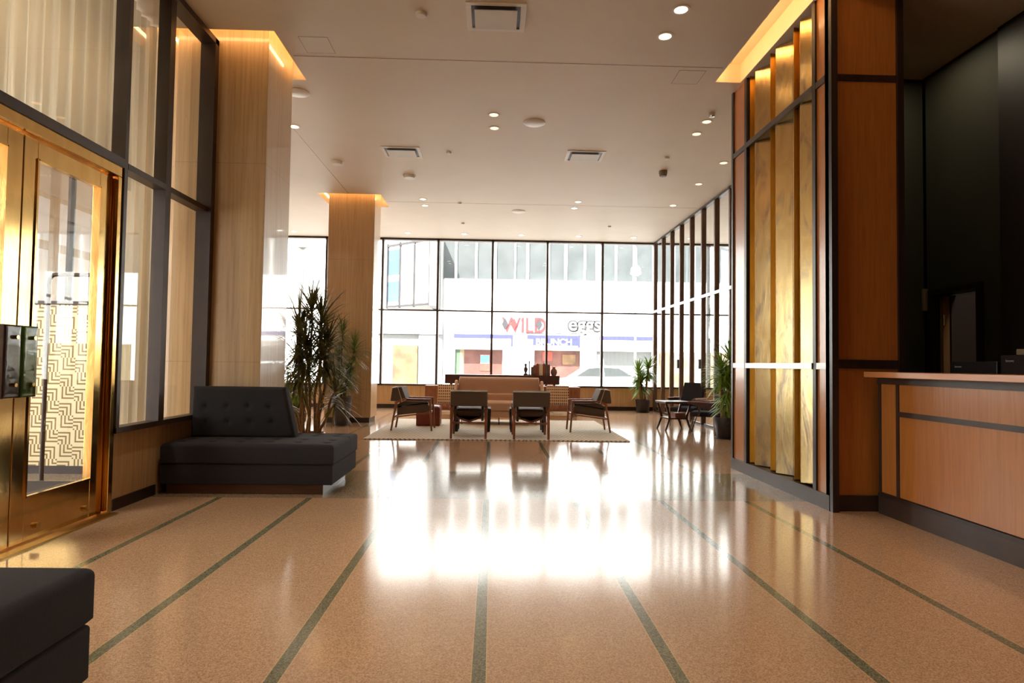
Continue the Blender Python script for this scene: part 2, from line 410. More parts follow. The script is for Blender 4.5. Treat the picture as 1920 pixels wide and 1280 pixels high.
# walls out of the main view that close the room
struct(box('wall_back', -9, 6.5, -5.2, -5, 0, H, 'walnut_dark'))
struct(box('wall_far_left', -9.2, -9, 7.4, YF+.1, 0, H, 'travertine'))
struct(box('wall_vestibule', -6.3, -4.92, 6.75, 6.9, 0, H, 'travertine'))
struct(box('wall_lobby_left', -9, -6.3, 6.75, 6.9, 0, H, 'travertine'))
struct(box('wall_lobby_return', -4.0, -3.3, 6.75, 6.9, 0, H, 'travertine'))
struct(box('wall_near_left', -3.2, -2.95, -5, 2.0, 0, H, 'walnut_dark'))

# far knee wall + windows
struct(box('wall_far', -9, 9, YF, YF+.15, 0, .59, 'travertine'), 'low travertine wall under the far windows')
struct(box('baseboard_far', -9, 9, YF-.02, YF, 0, .1, 'dark_wood'))
def far_window():
    e = sempty('window_1', 'tall window wall onto the street, dark frames')
    MX = [-8.82, -7.35, -5.89, -4.42, -2.945, -1.478, -.03, 1.433, 2.911, XR-.0, 5.8, 7.25, 8.95]
    y0, y1 = YF-.04, YF+.12
    for x in MX: box('mullion', x-.028, x+.028, y0, y1, .62, H, 'dark_frame', e)
    box('window_frame', -9, 9, y0, y1, H-.05, H, 'dark_frame', e); box('window_frame', -9, 9, y0, y1, .59, .635, 'dark_frame', e)
    for a, b in zip(MX[:-1], MX[1:]):
        box('transom', a+.028, b-.028, y0+.02, y1, 2.57, 2.605, 'dark_frame', e)
        for z0, z1 in ((.635, 2.57), (2.605, H-.05)): MB().add([(a+.028, YF+.05, z0), (b-.028, YF+.05, z0), (b-.028, YF+.05, z1), (a+.028, YF+.05, z1)], [(0, 1, 2, 3)]).build('pane', 'clear_glass', e)
far_window()
def right_window():
    e = sempty('window_2', 'tall narrow-bay window wall on the right, dark deep mullions')
    Y = [16.82, 16.03, 15.25, 14.47, 13.71, 12.95, 12.18, 11.4, 10.63, 9.85, 9.08, 8.3]
    for y in Y: box('mullion', XR-.05, XR+.045, y-.03, y+.03, 0, H, 'mullion_glare_brown', e)
    MB().box(XR-.05, XR+.04, 7.7, YF-.05, H-.05, H).build('window_frame', 'dark_frame', e)
    MB().box(XR-.03, XR+.03, 7.7, YF-.05, 0, .04).build('window_frame', 'dark_frame', e)
    MB().box(XR-.07, XR-.05, 7.7, YF-.05, 2.6, 2.66).build('rail', 'rail_metal', e)
    Y2 = Y+[7.7]
    for a, b in zip(Y2[:-1], Y2[1:]): MB().add([(XR, b, .04), (XR, a, .04), (XR, a, H-.05), (XR, b, H-.05)], [(0, 1, 2, 3)]).build('pane', 'glass', e)
    for y in (14.47, 12.95): box('handle', XR-.1, XR-.062, y-.03, y+.03, 1.15, 1.35, 'dark_frame', e)
right_window()
struct(box('wall_right_far', 3.5, 9, 7.5, 7.7, 0, H, 'travertine')); struct(box('wall_right_end', 9, 9.2, 7.5, YF, 0, H, 'travertine'))
struct(box('wall_office_end', 6.5, 6.6, -5, 7.5, 0, H, 'reception_wall'))

# left glazed wall with the brass entrance
struct(box('wall_left', -3.12, -2.98, 5.13, 6.57, 0, .615, 'travertine'), 'low travertine wall under the left window')
struct(box('baseboard_left', -2.98, -2.965, 5.13, 5.77, 0, .09, 'dark_wood'))
def left_window():
    e = sempty('window_3', 'dark-framed glazed wall around the brass entrance')
    x0, x1 = -3.03, -2.92
    for a, b, z0 in ((5.06, 5.105, .615), (5.69, 5.78, .615), (6.5, 6.58, .615), (2.0, 2.08, 0)):
        box('mullion', x0, x1+(.04 if a > 6 else 0), a, b, z0, H, 'dark_frame', e)
    box('transom', x0, x1, 2.08, 5.06, 2.7, 2.77, 'dark_frame', e)
    box('transom', x0, x1+.003, 5.105, 5.69, 2.7, 2.75, 'dark_frame', e); box('transom', x0, x1+.003, 5.78, 6.5, 2.7, 2.75, 'dark_frame', e)
    box('window_frame', x0, x1+.006, 5.06, 6.58, .615, .66, 'dark_frame', e); box('window_frame', x0, x1+.04, 2.0, 6.58, H-.06, H, 'dark_frame', e)
    for y0, y1, z0, z1 in ((2.08, 5.06, 2.77, H-.06), (5.105, 5.69, 2.75, H-.06), (5.105, 5.69, .66, 2.7), (5.78, 6.5, 2.75, H-.06), (5.78, 6.5, .66, 2.7)):
        MB().add([(-3.0, y0, z0), (-3.0, y1, z0), (-3.0, y1, z1), (-3.0, y0, z1)], [(0, 1, 2, 3)]).build('pane', 'glass', e)
left_window()
def entrance():
    e = sempty('door_1', 'polished brass double entrance door with dark and green glass pulls')
    b = MB(); b.box(-3.05, -2.93, 2.08, 5.06, 2.62, 2.7).box(-3.05, -2.93, 5.0, 5.06, 0, 2.62).box(-3.05, -2.93, 2.08, 2.3, 0, 2.62)
    b.box(-3.05, -2.99, 4.97, 5.0, 0, 2.62)
    b.build('door_frame', 'brass', e, bevel=.004)
    box('threshold', -3.08, -2.88, 2.08, 5.06, 0, .012, 'brass_dark', e)
    for k, (y0, y1, g0, g1) in enumerate(((3.17, 4.06, 3.3, 3.93), (4.07, 4.965, 4.19, 4.85))):
        f = MB(); X0, X1 = -3.03, -2.975
        f.box(X0, X1, y0, g0, .02, 2.61).box(X0, X1, g1, y1, .02, 2.61).box(X0, X1, g0, g1, 2.49, 2.61).box(X0, X1, g0, g1, .02, .3)
        l = f.build('door_leaf', 'brass', e, bevel=.003)
        MB().add([(-3.0, g0, .3), (-3.0, g1, .3), (-3.0, g1, 2.49), (-3.0, g0, 2.49)], [(0, 1, 2, 3)]).build('pane', 'glass', l)
        s = MB()
        for a in (g0, g1): s.box(-2.976, -2.966, a-.008, a+.008, .3, 2.49)
        s.box(-2.976, -2.966, g0, g1, .295, .31).box(-2.976, -2.966, g0, g1, 2.48, 2.495); s.build('glazing_bead', 'brass', l)
        a0, a1 = ((3.86, 3.995), (4.01, 4.14))[k]
        MB().cushion(a0, a1, .95, 1.395, 0, .05, .012, (), m=Matrix(((0, 0, 1, -2.94), (1, 0, 0, 0), (0, 1, 0, 0), (0, 0, 0, 1)))).build('door_pull', ('smoke_glass', 'green_glass')[k], l, smooth=True)['label'] = ('dark glass slab pull', 'green glass slab pull')[k]
        ym = (a0+a1)/2+.01
        for z in (1.32, 1.03): MB().tube([(-2.98, ym, z), (-2.87, ym, z)], .012, 12).build('bolt', 'brass', l, smooth=True)
    for y in (4.3, 4.8): MB().tube([(-2.975, y, .1), (-2.955, y, .1)], .02, 12).build('bolt', 'brass_dark', e, smooth=True)
    MB().add([(-3.0, 2.3, .02), (-3.0, 3.16, .02), (-3.0, 3.16, 2.61), (-3.0, 2.3, 2.61)], [(0, 1, 2, 3)]).build('pane', 'glass', e)
entrance()

# vestibule behind the entrance
def vestibule():
    e = sempty('window_4', 'outer glazing of the vestibule')
    for y in (.3, 1.7, 3.1, 4.5, 5.9, 7.25): box('mullion', -6.25, -6.15, y-.03, y+.03, 0, H, 'dark_frame', e)
    box('window_frame', -6.25, -6.15, -.5, 7.3, 2.7, 2.8, 'dark_frame', e)
    for (a, b) in ((-.2, 7.3),): MB().add([(-6.2, a, .02), (-6.2, b, .02), (-6.2, b, H), (-6.2, a, H)], [(0, 1, 2, 3)]).build('pane', 'clear_glass', e)
    struct(box('wall_vestibule_near', -6.3, -3.2, -.4, -.2, 0, H, 'travertine'))
    d = sempty('door_2', 'inner vestibule door with woven key-patterned glass')
    ya, yb, xa, xb = 6.75, 6.85, -4.92, -4.0
    b = MB(); b.box(xa, xa+.06, ya, yb, 0, H).box(xb-.05, xb, ya, yb, 0, H).box(xa, xb, ya+.01, yb, 0, .08).box(xa, xb, ya+.01, yb, 1.755, 1.79).box(xa, xb, ya+.01, yb, H-.1, H)
    b.box(-4.48, -4.45, ya+.02, yb, 1.79, H); b.build('door_frame', 'dark_frame', d)
    box('patterned_panel', xa+.06, xb-.05, ya+.03, ya+.04, .08, 1.755, 'key_pattern', d)
    MB().add([(xa, ya+.05, 1.79), (xb, ya+.05, 1.79), (xb, ya+.05, H-.1), (xa, ya+.05, H-.1)], [(0, 1, 2, 3)]).build('pane', 'clear_glass', d)
    pts = [(-4.39, 6.4, 0), (-4.39, 6.4, 1.95)]+[(-4.39+.07*(1-math.cos(a)), 6.4, 1.95+.07*math.sin(a)) for a in (R(22), R(45), R(67), R(90))]+[(-3.75, 6.4, 2.02)]
    q = thing('barrier_rail', 'bent dark metal pipe rail standing inside the glazed vestibule', 'rail')
    MB().tube(pts, .02, 10).build('pipe', 'dark_frame', q, smooth=True); MB().tube([(-3.75, 6.4, 2.02), (-3.75, 6.4, 0)], .02, 10).build('pipe', 'dark_frame', q, smooth=True)
    tag(box('entrance_mat', -5.9, -3.3, 3.2, 6.3, 0, .012, 'mat'), 'dark floor mat inside the entrance vestibule', 'mat')
    def curtain(y0, y1, z0, x, label):
        n = int((y1-y0)/.012); b = MB(); vs = []
        for i in range(n+1):
            y = y0+(y1-y0)*i/n; d = .035*math.sin(y*38)+.018*math.sin(y*71+1)
            vs += [(x+d, y, z0), (x+d*.8, y, H-.02)]
        b.add(vs, [(2*i, 2*i+2, 2*i+3, 2*i+1) for i in range(n)])
        o = b.build('sheer_curtain', 'sheer', smooth=True); m = o.modifiers.new('t', 'SOLIDIFY'); m.thickness = .003
        tag(o, label, 'curtain')
    curtain(1.0, 5.9, 2.72, -3.36, 'cream sheer curtain hanging above the brass entrance door')
    curtain(5.93, 6.38, .06, -3.4, 'full-length cream sheer curtain behind the narrow pane beside the door')
vestibule()
light('vestibule_lamp', 'AREA', (-3.85, 2.6, H-.05), 230, (1, .93, .82), size=1.2)

# ---------------------------------------------------------------- partition with brass fins, reception
def partition():
    e = sempty('wall_partition', 'tall partition of orange wood panels, dark posts and folded brass sheets')
    XP = 2.86
    box('core', 3.2, 3.5, 5.4, 7.45, 0, H+.3, 'dark_wood', e)
    MB().box(2.9, 3.2, 5.36, 5.56, .13, H+.3).build('core', 'dark_wood', e)
    MB().box(2.9, 3.2, 7.12, 7.45, .13, H+.3).build('core', 'dark_wood', e)
    box('plinth', XP-.012, 3.5, 5.31, 7.52, 0, .13, 'dark_frame', e)
    for y0, y1, w in ((5.3, 5.36, 0), (5.53, 5.585, 0), (7.07, 7.13, 0), (7.47, 7.52, 0)): box('post', XP-.01, XP+.05, y0, y1, .13, H+.3, 'dark_wood', e)
    box('post', XP-.01, XP+.045, 5.255, 5.31, 0, H+.3, 'dark_wood', e)
    for y0, y1 in ((5.36, 5.53), (7.13, 7.47)):
        for z0, z1 in ((.13, 1.19), (1.245, 3.69), (3.75, H+.3)): box('wood_panel', XP+.008, XP+.04, y0, y1, z0, z1, 'orange_wood', e)
        for z0, z1, m in ((1.19, 1.245, 'rail_metal'), (3.69, 3.75, 'dark_frame')): box('rail', XP-.008, XP+.04, y0, y1, z0, z1, m, e)
    box('rail', XP-.02, XP+.02, 5.585, 7.07, 1.19, 1.245, 'rail_metal', e)
    box('rail', XP-.012, XP+.02, 5.585, 7.07, 3.69, 3.75, 'dark_frame', e)
    MB().box(XP+.02, 3.2, 5.585, 7.07, 3.7, 3.73).build('shelf', 'walnut_dark', e)
    MB().box(XP+.02, 3.2, 5.585, 7.07, 1.2, 1.23).build('shelf', 'walnut_dark', e)
    # folded sheets: every fold starts at the front edge and runs back into the recess
    F = [(7.03, .055, .01), (6.88, .1, -.15), (6.5, .055, .01), (6.37, .1, -.15), (5.98, .06, .02), (5.85, .1, -.15)]
    fr = [f[0] for f in F]+[5.6]
    for i, (ya, dep, dy) in enumerate(F):
        yb = fr[i+1]; xb = XP+.015+dep; back = ya+dy
        for z0, z1 in ((.14, 1.2), (1.235, 3.7), (3.735, H+.28)):
            b = MB(); t = .004
            b.prism([(XP+.015, ya), (xb, back), (XP+.015, yb), (XP+.015+t, yb+t), (xb+t, back+t), (XP+.015+t, ya+t)], 'z', z0, z1)
            b.build('brass_fin', 'brass_aged' if dep > .09 else 'brass_dark', e)
    # face towards the camera
    for x0, x1 in ((XP-.01, 2.925), (3.455, 3.51)): box('post', x0, x1, 5.3, 5.36, 0, H+.3, 'dark_wood', e)
    MB().box(2.925, 3.455, 5.34, 5.4, 0, H+.3).build('core', 'dark_wood', e)
    for z0, z1 in ((.13, 1.2), (1.275, 3.68), (3.735, H+.3)): box('wood_panel', 2.925, 3.455, 5.325, 5.345, z0, z1, 'orange_wood', e)
    for z0, z1 in ((0, .13), (1.2, 1.275), (3.68, 3.735)): box('rail', 2.925, 3.455, 5.312, 5.345, z0, z1, 'dark_wood', e)
partition()

def desk():
    e = thing('reception_desk', 'long orange wood reception desk with dark trim beside the partition', 'desk', (3.24, 5.28, 0))
    y1 = -.02; y0 = -6
    box('counter_top', -.12, .5, y0, y1, 1.13, 1.175, 'counter_wood', e, bevel=.003)
    box('top_trim', -.005, .45, y0, y1, 1.075, 1.13, 'dark_frame', e)
    box('carcass', .03, .45, y0, y1, .2, 1.075, 'dark_wood', e)
    box('plinth', .0, .45, y0, y1, 0, .145, 'dark_frame', e)
    box('plinth_trim', -.004, .45, y0, y1, .145, .175, 'dark_wood', e)
    box('front_panel', .012, .03, -.25, -.05, .18, 1.075, 'orange_wood', e)
    box('front_panel', .012, .03, -3.2, -.285, .86, 1.075, 'orange_wood', e)
    box('front_panel', .012, .03, -3.2, -.285, .18, .82, 'orange_wood', e)
    box('front_panel', .012, .03, y0, -3.23, .18, 1.075, 'orange_wood', e)
    for (a, b, z0, z1) in ((-.285, -.25, .175, 1.075), (-.05, y1, .175, 1.075), (-3.2, -.285, .82, .86), (-3.23, -3.2, .175, 1.075)): box('trim', .004, .03, a, b, z0, z1, 'dark_frame', e)
desk()

def reception():
    XW = 4.85
    struct(box('wall_right', XW, XW+.15, 6.95, 7.05, 0, H, 'reception_wall'))
    w = sempty('wall_reception', 'dark green reception wall with a doorway')
    box('wall_piece', XW, XW+.15, 5.88, 6.13, 0, H, 'reception_wall', w); box('wall_piece', XW, XW+.15, 6.13, 6.9, 2.08, H, 'reception_wall', w)
    box('wall_piece', XW, XW+.15, 6.9, 7.0, 0, H, 'reception_wall', w)
    box('wall_piece', XW-.03, XW+.15, -4.9, 5.88, 0, H, 'reception_panel', w)
    box('wall_piece', 3.5, 6.5, 7.0, 7.2, 0, H, 'reception_wall', w)
    struct(box('wall_office', 6.3, 6.5, 3, 7.0, 0, H, 'door_grey'))
    d = sempty('door_3', 'dark office door standing ajar, brass hinge')
    box('door_frame', XW-.03, XW+.17, 6.13, 6.2, 0, 2.08, 'reception_panel', d); box('door_frame', XW-.03, XW+.17, 6.83, 6.9, 0, 2.08, 'reception_panel', d)
    box('door_frame', XW-.03, XW+.17, 6.2, 6.83, 2.02, 2.08, 'reception_panel', d)
    lf = MB().box(0, .7, 0, .045, 0, 2.0).build('door_leaf', 'door_grey', d); lf.location = (XW+.12, 6.74, .01); lf.rotation_euler = (0, 0, R(-12))
    box('door_edge', XW+.03, XW+.1, 6.74, 6.79, .01, 2.0, 'door_edge', d)
    MB().tube([(XW+.03, 6.735, 1.68), (XW+.03, 6.735, 1.8)], .012, 8).build('hinge', 'brass', d)
    tag(box('wall_phone', XW-.05, XW, 6.93, 6.97, 1.85, 2.1, 'device_grey', bevel=.005), 'small pale wall-mounted device beside the dark doorway', 'device')
    struct(box('back_desk', 3.75, 4.1, -2, 5.3, .72, .76, 'dark_wood'))
    def monitor(x, y0, y1, z1, label):
        t = thing('computer_monitor', label, 'monitor', (x, (y0+y1)/2, .76)); a = (y1-y0)/2
        box('screen', -.02, .015, -a, a, z1-.76-.33, z1-.76, 'monitor', t, bevel=.006)
        box('neck', 0, .04, -.03, .03, .02, z1-.76-.2, 'monitor', t); box('foot', -.09, .11, -.12, .12, 0, .02, 'monitor', t)
        f = bpy.data.curves.new('brand_text', 'FONT'); f.body = 'lenovo'; f.size = .028; f.extrude = .0005; f.align_x = 'CENTER'; f.materials.append(M['letter_grey'])
        o = bpy.data.objects.new('brand_text', f); C.objects.link(o); o.parent = t
        o.location = (-.0215, a-.09, z1-.76-.05); o.rotation_euler = (R(90), 0, R(-90)); to_mesh(o); return t
    monitor(3.86, 4.12, 4.7, 1.315, 'dark monitor back with white lettering behind the counter, at right edge')
    t = monitor(3.9, 4.78, 5.28, 1.27, 'dark monitor just rising above the counter next to the partition')
    tag(box('card_terminal', 3.845, 3.885, 4.4, 4.56, 1.316, 1.36, 'device_grey', bevel=.006), 'small grey box lying on top of the monitor behind the counter', 'device')
reception()

light('reception_fill', 'AREA', (4.25, 6.3, H-.03), 9, (1, .85, .6), size=.6); light('office_fill', 'AREA', (5.7, 5.6, H-.03), 45, (1, .86, .7), size=.6)  # added fill lights that lift the dark reception and office, no fixtures

# ---------------------------------------------------------------- ceiling fittings
def diffuser(x, y, wx, wy, label):
    t = thing('air_diffuser', label, 'vent', (x, y, H)); a, b = wx/2, wy/2; f = .05
    q = MB(); q.box(-a, a, -b, -b+f, -.012, 0).box(-a, a, b-f, b, -.012, 0).box(-a, -a+f, -b+f, b-f, -.012, 0).box(a-f, a, -b+f, b-f, -.012, 0); q.build('frame', 'white_plastic', t, bevel=.003)
    MB().box(-a+f, a-f, -b+f, b-f, -.003, -.001).build('throat', 'dark_frame', t)
    MB().box(-a+f+.03, a-f-.03, -b+f+.03, b-f-.03, -.035, -.028).build('plate', 'diffuser', t, bevel=.002)
    for sx in (-1, 1):
        MB().box(sx*(a-f-.06)-.004, sx*(a-f-.06)+.004, -.004, .004, -.028, 0).build('hanger', 'white_plastic', t)
diffuser(-.015, 5.95, .56, .5, 'large square ceiling air diffuser nearest the camera')
diffuser(-1.465, 9.93, .6, .5, 'square ceiling air diffuser on the left of the far pair')
diffuser(1.41, 9.91, .6, .5, 'square ceiling air diffuser on the right of the far pair')

def downlight(x, y, r, lit, label, group=None, power=0):
    t = thing('downlight', label, 'ceiling light', (x, y, H), 0, group)
    MB().lathe([(r*.72, 0), (r*.74, -.006), (r, -.006), (r, 0)], 24).build('trim_ring', 'white_plastic', t, smooth=True)
    MB().lathe([(r*.7, -.001), (r*.7, -.003)], 20).build('lamp', lit, t)
    if power:
        l = light('downlight_lamp', 'SPOT', (0, 0, -.02), power, (1, .86, .7), spot_size=R(84), spot_blend=.8, shadow_soft_size=.06); l.parent = t
P = 48
for x, y, r, m, lab, p in (
    (1.698, 5.734, .085, 'lamp_warm', 'glowing warm recessed downlight nearest the camera at upper right', P),
    (1.681, 6.216, .085, 'lamp_warm', 'glowing warm recessed downlight second from the camera at upper right', P),
    (-.03, 8.34, .08, 'lamp_dim', 'recessed downlight left of the round speaker, nearer of two', P),
    (-.021, 8.82, .08, 'lamp_dim', 'recessed downlight left of the round speaker, farther of two', P),
    (2.841, 8.391, .08, 'lamp_dim', 'recessed downlight near the partition top, nearer of two', P),
    (2.851, 8.849, .08, 'lamp_dim', 'recessed downlight near the partition top, farther of two', P),
    (-1.451, 12.79, .08, 'lamp_warm', 'recessed downlight beyond the left square diffuser, nearer of two', P),
    (-1.463, 13.31, .08, 'lamp_warm', 'recessed downlight beyond the left square diffuser, farther of two', P),
    (1.687, 12.74, .08, 'lamp_warm', 'recessed downlight beyond the right square diffuser, nearer of two', P),
    (1.68, 13.27, .08, 'lamp_warm', 'recessed downlight beyond the right square diffuser, farther of two', P),
    (3.665, 12.87, .08, 'lamp_warm', 'recessed downlight above the paired wooden chairs by the right windows', P),
    (3.687, 11.31, .08, 'lamp_dim', 'recessed downlight by the right window wall, second from the partition', 0),
    (3.695, 10.09, .08, 'lamp_dim', 'recessed downlight by the right window wall at the partition edge', 0),
    (-2.839, 8.95, .08, 'lamp_warm', 'recessed downlight just behind the near travertine column', 0),
    (-.762, 16.2, .09, 'lamp_white', 'bright downlight at far window, third from left', 40),
    (.698, 16.2, .09, 'lamp_white', 'bright downlight at far window above the sofa', 40),
    (2.17, 16.2, .09, 'lamp_white', 'bright downlight at far window, second from the right corner', 40),
    (3.592, 16.2, .09, 'lamp_white', 'bright downlight at far window nearest the right corner', 40),
    (-2.206, 16.2, .09, 'lamp_white', 'bright downlight at far window right of the far column', 40),
    (-5.114, 16.3, .09, 'lamp_white', 'bright downlight at far window left of the far column', 40)):
    downlight(x, y, r, m, lab, None, p)
# downlights of the same lobby grid behind and above the camera
for x, y in ((1.69, 2.6), (1.69, 3.1), (-.03, 2.6), (-.03, 3.1), (-1.6, 2.6), (-1.6, 4.4), (-1.6, 5.0), (1.69, -.5), (-1.6, -.5)):
    downlight(x, y, .085, 'lamp_warm', 'warm recessed downlight over the front of the lobby', 'downlights over the front of the lobby', 62)

def disc(name, x, y, r, h, mat, label, cat):
    o = MB().lathe([(r, 0), (r, -h*.4), (r*.82, -h), (r*.01, -h*1.05)], 28).build(name, mat, smooth=True); o.location = (x, y, H); tag(o, label, cat)
disc('ceiling_speaker', .526, 8.58, .15, .02, 'white_plastic', 'round white ceiling speaker between the downlight pair and right diffuser', 'speaker')
disc('ceiling_speaker', -2.44, 7.79, .14, .02, 'white_plastic', 'round white ceiling speaker half hidden by the near column', 'speaker')
disc('ceiling_speaker', .514, 13.65, .15, .02, 'white_plastic', 'round white ceiling speaker over the seating group', 'speaker')
disc('smoke_detector', -.721, 5.93, .055, .03, 'white_plastic', 'small round ceiling sensor left of the nearest diffuser', 'sensor')
disc('smoke_detector', -1.512, 11.19, .11, .05, 'white_plastic', 'white smoke detector beyond the left square diffuser', 'smoke detector')
disc('smoke_detector', -2.608, 10.5, .1, .05, 'white_plastic', 'white smoke detector in front of the far column', 'smoke detector')
disc('ceiling_camera', 2.844, 10.6, .07, .09, 'device_grey', 'small dome camera on the ceiling near the right windows', 'camera')
disc('sprinkler', -.728, 9.88, .04, .03, 'white_plastic', 'tiny sprinkler cap between the two square diffusers', 'sprinkler')
disc('sprinkler', -.722, 13.03, .04, .03, 'white_plastic', 'tiny sprinkler cap over the pair of black tables', 'sprinkler')
disc('sprinkler', -.743, 14.92, .04, .03, 'white_plastic', 'tiny sprinkler cap over the long sideboard', 'sprinkler')
disc('sprinkler', 2.736, 14.94, .04, .03, 'white_plastic', 'tiny sprinkler cap near the far right corner', 'sprinkler')
disc('sprinkler', 2.71, 9.89, .04, .03, 'white_plastic', 'tiny sprinkler cap in front of the dome camera', 'sprinkler')
disc('sprinkler', 2.812, 8.1, .04, .05, 'chrome', 'small hanging sprinkler by the partition top', 'sprinkler')
def hatch(x, y, label):
    t = thing('access_panel', label, 'ceiling hatch', (x, y, H)); a, b = .15, .17
    q = MB(); q.box(-a, a, -b, -b+.004, -.002, 0).box(-a, a, b-.004, b, -.002, 0).box(-a, -a+.004, -b, b, -.002, 0).box(a-.004, a, -b, b, -.002, 0); q.build('rim', 'walnut', t)
    box('panel', -a+.004, a-.004, -b+.004, b-.004, -.0015, 0, 'ceiling_paint', t)
hatch(-1.88, 6.6, 'faint square access hatch in the ceiling beside the near column')
hatch(2.19, 7.1, 'faint square access hatch in the ceiling beside the brass partition')

# ---------------------------------------------------------------- benches
def rot_stand(y):  # stands a cushion built flat in xy upright in xz, its top facing -y
    return Matrix(((1, 0, 0, 0), (0, 0, -1, y), (0, 1, 0, 0), (0, 0, 0, 1)))
def bench():
    e = thing('banquette_bench', 'charcoal tufted bench with a backrest in front of the travertine column', 'bench')
    x0, x1, y0, y1 = -2.94, -1.41, 5.78, 6.45
    tx = [x0+.13+.26*k for k in range(6)]; ty = [5.93, 6.12]
    MB().cushion(x0, x1, y0, y1, .27, .45, .035, [(a, b) for a in tx for b in ty if not (a < -1.95 and b > 6.2)], .03, .022, crown=.008).build('seat', 'fabric', e, smooth=True)
    MB().cushion(x0, x1-.01, y0+.008, y1, .09, .268, .012).build('base_cushion', 'fabric', e, smooth=True)
    MB().cushion(-2.35, x1, y1+.002, 6.78, .27, .447, .03, [(a, b) for a in (-2.2, -1.99, -1.78, -1.57) for b in (6.53, 6.68)], .03, .022).build('seat', 'fabric', e, smooth=True)
    MB().cushion(-2.35, x1-.01, y1+.002, 6.77, .09, .268, .012).build('base_cushion', 'fabric', e, smooth=True)
    MB().box(x0+.04, x1-.1, y0+.05, y1, 0, .09).box(-2.34, x1-.1, y1, 6.7, 0, .09).build('plinth', 'plinth_wood', e)
    # backrest, its right end leaning in towards the top
    b = MB(); b.cushion(-2.9, -1.9, .45, .94, 0, .15, .035, [(-2.76+.22*k, z) for k in range(4) for z in (.6, .75)], .028, .022, m=rot_stand(6.4))
    vs = []
    for (x, y, z) in b.v:
        k = (z-.45)/.49; X = x-(x+2.9)/1.0*.12*k; vs.append((X, y+.02*k*(1 if y < 6.38 else 0), z))
    b.v = vs; b.build('backrest', 'fabric_dark', e, smooth=True)
bench()
def near_bench():
    e = thing('upholstered_bench', 'corner of a charcoal tufted bench nearest the camera, lower left', 'bench')
    x0, x1, y0, y1 = -2.88, -1.315, .9, 2.19
    MB().cushion(x0, x1, y0, y1, .325, .508, .03, [(x1-.21-.22*k, y) for k in range(6) for y in (1.2, 1.45, 1.7, 1.95)], .03, .022, crown=.012, step=.013).build('seat', 'fabric', e, smooth=True)
    MB().cushion(x0, x1-.006, y0, y1-.006, .135, .323, .018).build('base_cushion', 'fabric', e, smooth=True)
    box('plinth', x0+.06, x1-.1, y0+.05, y1-.12, 0, .135, 'plinth_wood', e)
near_bench()

# ---------------------------------------------------------------- seating group
tag(MB().cushion(-1.98, 2.18, 9.97, 13.5, 0, .018, .006, step=.3).build('area_rug', 'rug_wool'), 'cream wool rug with woven zigzag lines under the seating group', 'rug')
ZR = .0205
def armchair():
    t = thing('armchair', '', 'armchair', group='walnut armchairs on the rug'); W = .29
    for s in (-1, 1):
        x = s*(W-.02)
        MB().bar((x, -.35, 0), (x, -.27, .47), .03, .035, (1, 0, 0), .032, .05).build('leg', 'walnut', t, bevel=.004)
        MB().bar((x, .35, 0), (x, .31, .53), .03, .035, (1, 0, 0), .032, .055).build('leg', 'walnut', t, bevel=.004)
        a = MB(); a.prism([(-.29, .45), (-.15, .53), (.33, .53), (.33, .555), (-.155, .56), (-.3, .49)], 'x', x-.022, x+.022)
        a.build('arm', 'walnut', t, bevel=.004)
        MB().bar((x, -.29, .235), (x, .31, .31), .022, .035, (1, 0, 0)).build('stretcher', 'walnut', t, bevel=.003)
        MB().prism([(-.26, .27), (.26, .325), (.28, .5), (-.14, .51), (-.25, .45)], 'x', x-s*.055-.02, x-s*.055+.02).build('side_panel', 'chair_cloth', t, bevel=.006)
    MB().bar((-W+.03, -.305, .245), (W-.03, -.305, .245), .03, .025).build('stretcher', 'walnut', t, bevel=.003)
    MB().bar((-W+.03, .3, .3), (W-.03, .3, .3), .03, .03).build('stretcher', 'walnut', t, bevel=.003)
    # backrest shell: tapered wedge
    b = MB(); b.prism([(-.37, .51), (-.34, .735), (-.18, .755), (-.1, .55), (-.17, .5)], 'x', -W, W); b.build('backrest', 'chair_cloth', t, bevel=.012)
    p = MB()
    for s in (-1, 1): p.tube([(s*(W+.001), -.245, .75), (s*(W+.001), -.165, .5)], .006, 6)
    p.tube([(-W, -.345, .738), (W, -.345, .738)], .006, 6); p.build('piping', 'piping', t)
    # sagging leather sling seen from behind, with straps below
    n = 12; vs = []
    for i in range(n+1):
        u = -1+2*i/n; x = u*(W-.05); z = .42-.15*(1-u*u)
        vs += [(x, -.24, z), (x, .28, z+.07)]
    s_ = MB(); s_.add(vs, [(2*i, 2*i+2, 2*i+3, 2*i+1) for i in range(n)]); o = s_.build('sling', 'sling_leather', t, smooth=True)
    m = o.modifiers.new('t', 'SOLIDIFY'); m.thickness = .012
    MB().cushion(-W+.06, W-.06, -.2, .3, .34, .45, .04, crown=.02, step=.06).build('seat', 'chair_cloth', t, smooth=True)
    for s in (-1, 1): MB().bar((s*(W-.05), -.22, .34), (-s*.02, -.25, .255), .03, .005, (0, 1, 0)).build('strap', 'walnut', t)
    return t
A = armchair()
chairs = [A]+[copy_tree(A) for _ in range(3)]
place(chairs[0], (-.36, 10.36, ZR), 0, 'walnut armchair with its back to the camera, left of the two')
place(chairs[1], (.625, 10.34, ZR), 0, 'walnut armchair with its back to the camera, right of the two')
place(chairs[2], (-1.385, 11.38, ZR), R(-90), 'walnut armchair in profile facing right at left end of the rug')
place(chairs[3], (1.725, 11.38, ZR), R(90), 'walnut armchair in profile facing left at right end of the rug')

